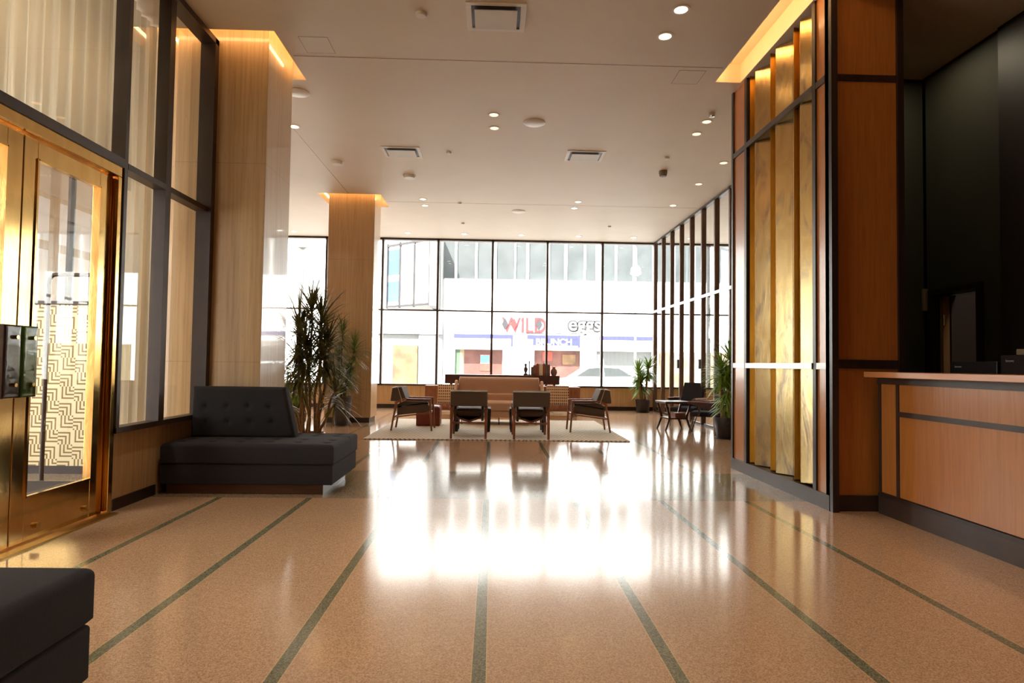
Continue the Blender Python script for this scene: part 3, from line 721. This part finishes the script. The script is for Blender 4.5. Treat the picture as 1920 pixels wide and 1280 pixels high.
def table():
    t = thing('coffee_table', '', 'table', group='black tables in the seating group'); w = .325
    MB().cushion(-w, w, -.25, .25, .355, .41, .02, step=.2).build('tabletop', 'black_lacquer', t, smooth=True)
    for sx in (-1, 1):
        for sy in (-1, 1):
            MB().bar((sx*(w-.03-.02), sy*.2, 0), (sx*(w-.05), sy*.19, .36), .055, .07, (1, 0, 0), .1, .1).build('leg', 'black_lacquer', t, bevel=.008)
    return t
T = table(); T2 = copy_tree(T)
place(T, (-.335, 11.25, ZR), 0, 'low black table behind the left rear-facing armchair')
place(T2, (.635, 11.25, ZR), 0, 'low black table behind the right rear-facing armchair')
p = thing('leather_pouf', 'red-brown leather pouf behind the left profile armchair', 'pouf', (-1.19, 12.2, ZR))
MB().cushion(-.22, .22, -.21, .21, 0, .36, .05, step=.08, crown=.015).build('body', 'pouf_leather', p, smooth=True)
MB().tube([(-.222, -.212, .31), (.222, -.212, .31), (.222, .212, .31), (-.222, .212, .31), (-.222, -.212, .31)], .005, 6).build('seam', 'pouf_leather', p)

def sofa():
    t = thing('sofa', 'tan upholstered sofa facing the camera behind the black tables', 'sofa', (.145, 12.75, ZR)); w = .87
    MB().cushion(-w+.02, w-.02, -.42, .4, .14, .27, .02, step=.2).build('base', 'sofa_cloth', t, smooth=True)
    MB().cushion(-w+.03, w-.03, -.45, .2, .272, .43, .045, crown=.02, step=.1).build('seat_cushion', 'sofa_cloth', t, smooth=True)
    b = MB(); b.cushion(-w, w, .26, .9, 0, .18, .06, step=.1, m=rot_stand(.38))
    b.v = [(x*(1-.07*max(0, (z-.4))/.5), y, z+.0) for x, y, z in b.v]; b.build('backrest', 'sofa_cloth', t, smooth=True)
    MB().cushion(-w+.1, w-.1, .42, .58, 0, .09, .035, step=.1, m=rot_stand(.2)).build('lumbar_cushion', 'sofa_cloth', t, smooth=True)
    for s in (-1, 1): MB().prism([(-.2, .27), (-.12, .5), (.2, .82), (.3, .84), (.3, .27)], 'x', s*w-.03, s*w+.03).build('side_wing', 'sofa_cloth', t, bevel=.02)
    for x in (-.72, 0, .72):
        for y in (-.36, .34): MB().tube([(x, y, 0), (x, y, .14)], .009, 8).build('leg', 'dark_frame', t)
sofa()

def woven_chair():
    t = thing('woven_chair', '', 'chair', group='woven-back chairs behind the sofa'); w = .26
    MB().bar((0, .1, .3), (0, .2, .72), .5, .03, (0, 1, 0)).build('backrest', 'woven_strap', t)
    MB().box(-w, w, -.28, .1, .26, .31).build('seat', 'chair_cloth', t, bevel=.01)
    MB().box(-w, w, -.29, -.28, .26, .32).build('seat_rail', 'walnut', t)
    for s in (-1, 1):
        MB().tube([(s*w, -.25, .26), (s*w, -.25, .012), (s*w, .15, .012), (s*w, .15, .3)], .009, 8).build('leg', 'chrome', t)
    MB().tube([(-w, -.25, .12), (w, -.25, .12)], .007, 8).build('stretcher', 'chrome', t)
    return t
Wc = woven_chair(); W2 = copy_tree(Wc)
place(Wc, (-.96, 14.1, 0), 0, 'woven-strap chair behind the sofa at its left end')
place(W2, (1.47, 14.1, 0), 0, 'woven-strap chair behind the sofa at its right end')

def sideboard():
    t = thing('sideboard', 'long dark wood sideboard with a raised top shelf behind the sofa', 'sideboard', (.25, 14.9, 0))
    box('body', -1.79, 1.79, -.2, .25, .12, .68, 'walnut', t, bevel=.005); box('top_shelf', -1.34, 1.31, -.2, .2, .73, .94, 'walnut_dark', t, bevel=.005)
    for x in (-1.2, 0, 1.2): box('shelf_support', x-.03, x+.03, -.1, .1, .68, .73, 'walnut_dark', t)
    for x in (-1.7, 1.7):
        for y in (-.15, .2): box('leg', x-.02, x+.02, y-.02, y+.02, 0, .12, 'dark_frame', t)
    for x in (-.9, 0, .9): box('door', x-.42, x+.42, -.208, -.2, .15, .66, 'walnut', t)
sideboard()
zt = .94
for x, wd, h, m, lab in ((.93, .05, .2, 'book_grey', 'short grey book leaning beside the bronze figure'), (.985, .06, .24, 'book_brown', 'brown book second from the left on the sideboard'),
                         (1.05, .05, .27, 'book_red', 'reddish book third from the left on the sideboard'), (1.13, .09, .26, 'book_cream', 'thick cream book in the middle of the row'),
                         (1.205, .04, .28, 'book_red', 'thin reddish book right of the thick cream one'), (1.26, .06, .26, 'book_grey', 'grey-brown book fifth in the row on the sideboard'),
                         (1.32, .045, .25, 'book_brown', 'brown book at the right end of the row')):
    b = thing('book', lab, 'book', (x, 14.86, zt), 0, 'books on the sideboard')
    MB().box(-wd/2, wd/2, -.09, .09, 0, h).build('cover', m, b); MB().box(-wd/2+.004, wd/2-.004, -.085, .092, .004, h+.001).build('pages', 'book_cream', b)
f = thing('figurine', 'small dark bronze figure left of the books on the sideboard', 'figurine', (.78, 14.86, zt))
MB().lathe([(.05, 0), (.05, .03), (.02, .05), (.045, .11), (.05, .15), (.02, .2), (.03, .23), (.028, .26), (.005, .28)], 16).build('body', 'bronze', f, smooth=True)
f = thing('candlestick', 'thin tall dark candlestick between the figure and books', 'candlestick', (.865, 14.86, zt))
MB().lathe([(.035, 0), (.035, .015), (.012, .03), (.012, .28), (.018, .3), (.012, .34)], 14).build('stem', 'bronze', f, smooth=True)
f = thing('glass_vase', 'small amber vase right of the books on the sideboard', 'vase', (1.44, 14.86, zt))
MB().lathe([(.05, 0), (.075, .06), (.07, .12), (.03, .17), (.04, .2)], 20).build('body', 'book_brown', f, smooth=True)

# ---------------------------------------------------------------- right group by the windows
def side_table():
    t = thing('side_table', 'small two-tier dark wood side table beside the wooden chairs', 'table', (3.45, 12.0, 0), R(8))
    MB().cushion(-.27, .27, -.25, .25, .5, .54, .01, step=.2).build('tabletop', 'walnut_dark', t, smooth=True)
    box('shelf', -.2, .2, -.2, .2, .21, .235, 'walnut_dark', t)
    box('box', -.02, .18, -.12, .1, .235, .32, 'walnut', t)['label'] = 'light wooden drawer box on the shelf'
    for sx in (-1, 1):
        for sy in (-1, 1):
            b = MB(); b.bar((sx*.24, sy*.2, .5), (sx*.16, sy*.19, .22), .035, .03, (0, 1, 0), .045); b.bar((sx*.16, sy*.19, .24), (sx*.25, sy*.2, 0), .045, .03, (0, 1, 0), .03)
            b.build('leg', 'walnut_dark', t, bevel=.004)
side_table()
def lounge():
    t = thing('lounge_chair', '', 'chair', group='wood-framed lounge chairs by the right windows'); W = .27
    MB().cushion(-W+.03, W-.03, -.27, .26, .3, .38, .03, crown=.015, step=.06).build('seat', 'fabric', t, smooth=True)
    MB().bar((0, .2, .38), (0, .42, .86), .46, .05, (0, 1, 0), .42, .04).build('backrest', 'fabric_dark', t, bevel=.015)
    MB().bar((0, .25, .36), (0, .465, .84), .47, .02, (0, 1, 0), .43, .02).build('back_shell', 'walnut_dark', t, bevel=.005)
    for s in (-1, 1):
        MB().prism([(-.3, .56), (-.3, .53), (.0, .44), (.3, .4), (.34, .5), (.3, .55)], 'x', s*W-.015, s*W+.015).build('arm', 'walnut_dark', t, bevel=.006)
        MB().bar((s*W, -.31, .565), (s*W, .3, .555), .05, .02, (0, 0, 1)).build('armrest', 'walnut', t, bevel=.004)
        MB().bar((s*W, -.12, .3), (s*W, -.1, .47), .03, .03).build('arm_post', 'walnut_dark', t)
        for y, y2 in ((-.2, -.3), (.2, .3)): MB().tube([(s*.2, y, .3), (s*.24, y2, 0)], .009, 8).build('leg', 'dark_frame', t)
    return t
La = lounge(); Lb = copy_tree(La)
place(La, (3.93, 12.75, 0), R(-38), 'dark lounge chair with tall slanted back behind the side table')
place(Lb, (3.92, 11.5, 0), R(-115), 'dark lounge chair with its wooden arm towards the potted plant')

# ---------------------------------------------------------------- plants
def blade(b, base, d, L, w, droop, seg=5):
    d = d.normalized(); p = Vector(base); side = d.cross(Vector((0, 0, 1)))
    if side.length < .05: side = Vector((1, 0, 0))
    side.normalize(); prev = []; vs = []
    for i in range(seg+1):
        t = i/seg; ww = w*(1-t)**.7*(.6+.4*min(1, t*5)) if i < seg else .0005
        vs += [p-side*ww/2, p+side*ww/2+Vector((0, 0, ww*.15))]
        d = (d+Vector((0, 0, -droop/seg*(.4+t)))).normalized(); p = p+d*L/seg
    b.add(vs, [(2*i, 2*i+1, 2*i+3, 2*i+2) for i in range(seg)])
def head(b, c, n, L, w, droop, spread=1, down=0, rnd=random):
    for i in range(n):
        a = rnd.uniform(0, 2*PI); k = rnd.random()
        el = R(82-105*k**.75*spread)
        d = Vector((math.cos(a)*math.cos(el), math.sin(a)*math.cos(el), math.sin(el)))
        blade(b, Vector(c)+Vector((0, 0, -.12*k-down*k)), d, L*rnd.uniform(.7, 1.1), w, droop*rnd.uniform(.5, 1.3))
def pot(name, prof, mat, t, soil_z, soil_r):
    MB().lathe(prof, 32).build(name, mat, t, smooth=True); MB().lathe([(soil_r, soil_z), (soil_r*.5, soil_z+.015), (.001, soil_z+.02)], 24).build('soil', 'soil', t)
def dracaena_big():
    rnd = random.Random(3)
    t = thing('dracaena_plant', 'tall many-stemmed dracaena behind the tufted bench', 'plant', (-2.33, 8.3, 0))
    pot('dish_planter', [(.12, 0), (.17, .06), (.19, .27), (.18, .285), (.165, .26), (.1, .1)], 'walnut', t, .24, .165)
    stems = [((-.1, 0), (-.16, -.05, 1.72)), ((-.04, .04), (-.02, .0, 1.9)), ((.05, -.03), (.1, .06, 1.78)), ((.1, .03), (.2, .02, 1.55)), ((.0, -.08), (-.06, -.1, 1.5)), ((.1, -.06), (.14, -.08, 1.3)), ((-.06, -.05), (-.2, .02, 1.35)), ((.12, -.02), (.32, -.04, .85)), ((-.1, .05), (-.34, .05, .8))]
    lf = MB()
    for (bx, by), (tx, ty, tz) in stems:
        pts = [(bx+(tx-bx)*k/6+.02*math.sin(k*1.7+bx*30), by+(ty-by)*k/6+.015*math.sin(k*2.1), .24+(tz-.24)*k/6) for k in range(7)]
        MB().tube(pts, .021, 8, r2=.012).build('stem', 'stem_bark', t, smooth=True)
        n = 150 if tz > 1.3 else 70
        head(lf, (tx, ty, tz), n, .52, .025, .9, 1.1, .35 if tz > 1.3 else .1, rnd)
    for k in range(170):
        z = rnd.uniform(1.05, 1.75); a = rnd.uniform(0, 2*PI); blade(lf, (rnd.uniform(-.15, .15), rnd.uniform(-.1, .1), z), Vector((math.cos(a), math.sin(a), rnd.uniform(-.7, .5))), rnd.uniform(.2, .38), .024, 1.3)
    lf.build('leaves', 'leaf_dark', t)
dracaena_big()
def dracaena_pot():
    rnd = random.Random(5)
    t = thing('dracaena_plant', 'dracaena in a tall tapered grey pot before the far column', 'plant', (-2.82, 12.1, 0))
    pot('pot', [(.115, 0), (.13, .02), (.19, .54), (.175, .545), (.165, .5), (.1, .2)], 'pot_grey', t, .49, .165)
    lf = MB()
    for (bx, by), (tx, ty, tz) in (((-.03, 0), (-.02, 0, 1.78)), ((.04, .02), (.22, .0, 1.5)), ((0, -.03), (-.08, .0, 1.3)), ((.02, .03), (.12, -.03, 1.15)), ((-.03, .03), (.12, 0, 1.0)), ((0, .0), (-.02, 0, .95))):
        MB().tube([(bx+(tx-bx)*k/5, by+(ty-by)*k/5, .48+(tz-.48)*k/5) for k in range(6)], .016, 8, r2=.01).build('stem', 'stem_dark', t, smooth=True)
        head(lf, (tx, ty, tz), 170, .4 if tz > 1.2 else .3, .022, 1.1, 1.05, .15, rnd)
    lf.build('leaves', 'leaf_mid', t)
dracaena_pot()
def yucca(x, y, label, heads, rp, hp, seed, mat):
    rnd = random.Random(seed); t = thing('yucca_plant', label, 'plant', (x, y, 0))
    pot('pot', [(rp*.72, 0), (rp*.8, .02), (rp, hp-.02), (rp, hp), (rp*.9, hp), (rp*.88, hp-.06)], 'pot_black', t, hp-.06, rp*.86)
    MB().lathe([(rp*.85, 0), (rp*.9, .02)], 24).build('saucer', 'pot_black', t)
    lf = MB()
    for (bx, by), (tx, ty, tz) in heads:
        MB().tube([(bx+(tx-bx)*k/5, by+(ty-by)*k/5, hp-.08+(tz-hp+.08)*k/5) for k in range(6)], .034, 10, r2=.022).build('trunk', 'stem_bark', t, smooth=True)
        head(lf, (tx, ty, tz), 150, .4, .042, .8, 1.15, .15, rnd)
    lf.build('leaves', mat, t)
yucca(3.88, 16.3, 'yucca in a black pot in the far right corner', [((-.05, 0), (-.12, 0, 1.05)), ((.06, 0), (.14, 0, 1.2)), ((0, .04), (-.04, .05, .85))], .19, .33, 11, 'leaf_bright')
yucca(3.95, 10.6, 'yucca in a black pot beside the brass partition', [((-.08, 0), (-.1, 0, 1.2)), ((.06, 0), (.06, 0, 1.38)), ((0, .06), (.05, .08, .75)), ((.05, -.04), (-.02, -.05, .95))], .22, .36, 12, 'leaf_bright')
def basket_plant():
    rnd = random.Random(9); t = thing('leafy_plant', 'round bushy plant in a woven basket left of the far column', 'plant', (-3.62, 12.0, 0))
    MB().lathe([(.1, 0), (.16, .08), (.17, .22), (.14, .32), (.13, .3), (.1, .2)], 28).build('basket', 'basket', t, smooth=True)
    b = MB()
    for k in range(8):
        a = k*2.4; MB().tube([(0, 0, .25), (.08*math.cos(a), .08*math.sin(a), .5), (.2*math.cos(a), .2*math.sin(a), .8+.03*k)], .008, 6).build('stem', 'stem_dark', t)
    for k in range(260):
        v = Vector((rnd.gauss(0, 1), rnd.gauss(0, 1), rnd.gauss(0, 1))).normalized()*rnd.uniform(.5, 1)
        c = Vector((v.x*.34, v.y*.34, .75+v.z*.36)); d = (v+Vector((rnd.uniform(-.5, .5), rnd.uniform(-.5, .5), -.3))).normalized()
        sd = d.cross(Vector((0, 0, 1))).normalized(); L = rnd.uniform(.09, .15); W = L*.55; n = sd.cross(d)
        pts = [c, c+d*L*.3+sd*W*.45, c+d*L*.65+sd*W*.4, c+d*L-n*.02, c+d*L*.65-sd*W*.4, c+d*L*.3-sd*W*.45, c+d*L*.5+n*.012]
        b.add(pts, [(0, 1, 6), (1, 2, 6), (2, 3, 6), (3, 4, 6), (4, 5, 6), (5, 0, 6)])
    b.build('leaves', 'leaf_bright', t)
basket_plant()

# ---------------------------------------------------------------- the street
g = MB().box(-60, 60, YF+.2, 70, -.45, -.32); struct(g.build('ground_street', 'asphalt'))
struct(MB().box(-60, 60, YF+.15, 22, -.4, -.18).build('ground_sidewalk', 'pavement')); struct(MB().box(-60, 60, 34.5, 38, -.4, -.2).build('ground_sidewalk_far', 'pavement'))
struct(MB().box(-14, -6.35, -4, YF+.16, -.4, -.05).build('ground_path', 'pavement'))
def text(body, size, loc, mat, parent, name='lettering', extrude=.04, off=0, shear=0, sx=1):
    f = bpy.data.curves.new(name, 'FONT'); f.body = body; f.size = size; f.extrude = extrude; f.offset = off; f.shear = shear; f.materials.append(M[mat])
    o = bpy.data.objects.new(name, f); C.objects.link(o); o.parent = parent; o.location = loc; o.rotation_euler = (R(90), 0, 0); o.scale = (sx, 1, 1); return to_mesh(o)
def shops():
    t = thing('shop_building', 'sunlit white building across the street with a restaurant sign and blue awnings', 'building', (0, 38, -.3)); z = .3
    x0, x1 = -2.95, 30
    b = MB(); b.box(x0, x1, .3, 8, 0, 13); b.build('core', 'facade_white', t)
    # upper window band
    MB().box(x0, x1, .0, .3, 2.7+z, 6.25+z).build('wall', 'facade_white', t); MB().box(x0, x1, 0, .3, 9.1+z, 13).build('wall', 'facade_white', t)
    E_ = [-3.02, -2.34, -2.2, -1.12, -.98, .0, .17, 1.24, 1.34, 1.95, 2.12, 3.18, 3.38, 4.25, 4.43, 5.43, 5.56, 6.16, 6.5, 7.32, 7.46, 8.42, 8.56, 9.6]
    for i in range(0, 24, 2): box('window', E_[i], E_[i+1], .18, .26, 6.25+z, 9.1+z, 'facade_glass', t)
    for i in range(1, 23, 2): box('mullion', E_[i], E_[i+1], .05, .3, 6.25+z, 9.1+z, 'facade_white', t)
    for k in range(9): box('window', 9.8+k*1.25, 10.85+k*1.25, .18, .26, 6.25+z, 9.1+z, 'facade_glass', t)
    for k in range(6): box('shop_window', 10+k*2.6, 12.2+k*2.6, -.02, .0, 0, 2.03+z, 'shop_cream', t)
    # shopfront
    edges = [(-2.24, .6), (2.5, 5.26), (6.22, 9.6)]
    px = x0
    for a, c in edges+[(30, 30)]:
        if a > px: box('wall', px, a, 0, .3, 0, 2.7+z, 'facade_white', t)
        if c < 30: box('wall', a, c, 0, .3, 2.03+z, 2.7+z, 'facade_white', t)
        px = c
    for a, c, m in ((-2.24, -1.95, 'shop_green'), (-1.95, -1.7, 'shop_cream'), (-1.7, .6, 'shop_brown'), (2.5, 5.26, 'shop_brown'), (6.22, 9.6, 'facade_grey')): box('shop_window', a, c, .2, .28, 0, 2.03+z, m, t)
    box('shop_window', -.75, -.15, .16, .2, .75+z, 1.75+z, 'shop_red', t); box('window_sign', -.72, -.18, .13, .16, 1.2+z, 1.7+z, 'sign_blue', t)
    box('window_sign', 3.0, 3.6, .16, .2, 1.4+z, 1.95+z, 'shop_red', t); box('window_sign', 4.2, 5.0, .16, .2, 1.2+z, 1.8+z, 'shop_orange', t)
    for a, c in ((-2.26, 1.18), (2.0, 5.1), (6.2, 9.64)):
        aw = MB(); aw.prism([(0, 3.05+z), (-1.0, 2.62+z), (-1.0, 2.36+z), (-.97, 2.36+z), (-.97, 2.6+z), (0, 3.0+z)], 'x', a, c)
        o = aw.build('awning', 'sign_white', t)
        MB().box(a, c, -1.03, -1.0, 2.66+z, 2.9+z).box(c-.12, c, -1.03, -1.0, 2.2+z, 2.66+z).build('awning_valance', 'awning_blue', o)
    MB().box(2.35, 5.05, -1.02, -.98, 2.3+z, 2.66+z).build('awning_valance', 'awning_blue', t)
    text('BRUNCH', .52, (2.5, -1.03, 2.33+z), 'sign_white', t, off=.01)
    text('WILD', 1.28, (.55, -.1, 3.08+z), 'sign_red', t, off=.02, sx=.82)
    for i, (x, m) in enumerate(((.72, 'sign_dark'), (1.25, 'sign_red'), (2.75, 'sign_dark'))):
        MB().prism([(x, 3.2+z), (x+.2, 3.55+z), (x, 3.95+z), (x-.2, 3.55+z)], 'y', -.2, -.14).build('sign_diamond', m, t)
    text('eggs', 1.15, (4.5, -.08, 3.25+z), 'sign_dark', t, off=.09); text('eggs', 1.15, (4.5, -.16, 3.25+z), 'sign_white', t, off=.0)
    MB().box(2.0, 5.6, -.1, 0, 2.98+z, 3.06+z).build('sign_rail', 'sign_dark', t)
shops()
def left_building():
    t = thing('corner_building', 'grey building with angled glazed bay across the street, seen at left', 'building', (0, 0, -.3)); z = .3
    MB().box(-30, -2.96, 38.4, 46, 0, 14).build('core', 'facade_white', t)
    box('pillar', -4.4, -2.97, 37.9, 38.4, 0, 2.9+z, 'facade_grey', t)
    box('pillar', -3.6, -3.2, 35.6, 38.4, 4.4+z, 9+z, 'facade_grey', t)
    box('lintel', -9, -3.0, 37.8, 38.4, 2.9+z, 4.3+z, 'facade_white', t)
    box('shopfront', -6.6, -4.4, 38.1, 38.4, 0, 2.85+z, 'facade_grey', t); box('shop_window', -5.9, -4.45, 37.95, 38.1, 0, 2.2+z, 'shop_orange', t)
    box('shopfront', -7.6, -6.7, 38.0, 38.4, 2.8+z, 4.3+z, 'facade_grey', t)
    # bay, nearer at its right end
    p0, p1 = Vector((-6.35, 38.3, 0)), Vector((-3.5, 35.8, 0)); L = (p1-p0).length; a = math.atan2(p1.y-p0.y, p1.x-p0.x); m = Matrix.Translation(p0) @ Matrix.Rotation(a, 4, 'Z')
    MB().box(0, L, 0, .15, 4.5+z, 8.2+z, m).build('bay_wall', 'facade_white', t)
    MB().box(.1, L*.28, -.05, 0, 4.8+z, 6.0+z, m).build('bay_window', 'blue_glass', t); MB().box(.1, L*.28, -.05, 0, 6.4+z, 7.9+z, m).build('bay_window', 'blue_glass', t)
    for u in (0, .3, .63, .97): MB().box(u*L-.03, u*L+.05, -.1, 0, 4.4+z, 8.3+z, m).build('bay_mullion', 'sign_dark', t)
    for zz in (4.45, 8.1): MB().box(0, L, -.1, 0, zz+z, zz+.12+z, m).build('bay_sill', 'sign_dark', t)
left_building()
def lamp_post(x, y, h, label, globe):
    t = thing('lamp_post', label, 'lamp post', (x, y, -.2))
    MB().tube([(0, 0, 0), (0, 0, h)], .11 if not globe else .06, 12, r2=.07 if not globe else .045).build('pole', 'pole_paint', t, smooth=True)
    if globe: MB().lathe([(.08, h), (.24, h+.1), (.2, h+.35), (.06, h+.5), (.04, h+1.2), (.001, h+1.3)], 16).build('globe', 'sign_white', t, smooth=True)
    else:
        MB().lathe([(.1, h-.3), (.17, h-.25), (.18, h+.05), (.1, h+.1)], 16).build('head', 'pole_paint', t, smooth=True)
        MB().tube([(0, 0, h-2.6), (-.7, 0, h-1.9), (-1.3, 0, h-1.5)], .06, 8).build('bracket', 'pole_paint', t, smooth=True)
lamp_post(-7.2, 24, 5.9, 'thick grey street pole seen through the window left of the columns', False)
lamp_post(6.2, 27.5, 5.3, 'thin street lamp with white globe outside the far window', True)
def car():
    t = thing('car', 'white parked car seen through the far window', 'car', (3.0, 29, -.32)); Y0, Y1 = 0, 1.75
    lower = [(0, .35), (0, .7), (.15, .85), (1.0, .95), (3.6, .98), (4.3, .9), (4.5, .7), (4.5, .35)]
    MB().prism(lower, 'y', Y0, Y1).build('body', 'car_paint', t, bevel=.06, seg=3)
    top = [(.55, .9), (1.35, 1.42), (2.0, 1.5), (2.9, 1.47), (3.9, .95)]
    n = len(top); vs = [(x, Y0+.05+.18*max(0, (z-.95)), z) for x, z in top]+[(x, Y1-.05-.18*max(0, (z-.95)), z) for x, z in top]
    MB().add(vs, [tuple(range(n)), tuple(range(2*n-1, n-1, -1))]+[(i, (i+1) % n, (i+1) % n+n, i+n) for i in range(n)]).build('cabin', 'car_paint', t, bevel=.04)
    for wv in ([(.85, 1.0), (1.42, 1.36), (2.0, 1.41), (2.05, 1.0)], [(2.15, 1.0), (2.1, 1.41), (2.8, 1.38), (3.45, 1.02)]):
        MB().prism(wv, 'y', .0, .12).build('side_window', 'facade_glass', t)
    for x in (.85, 3.6):
        for y in (.02, 1.55): MB().tube([(x, y, .31), (x, y+.2, .31)], .31, 20).build('wheel', 'tyre', t, smooth=True)
car()
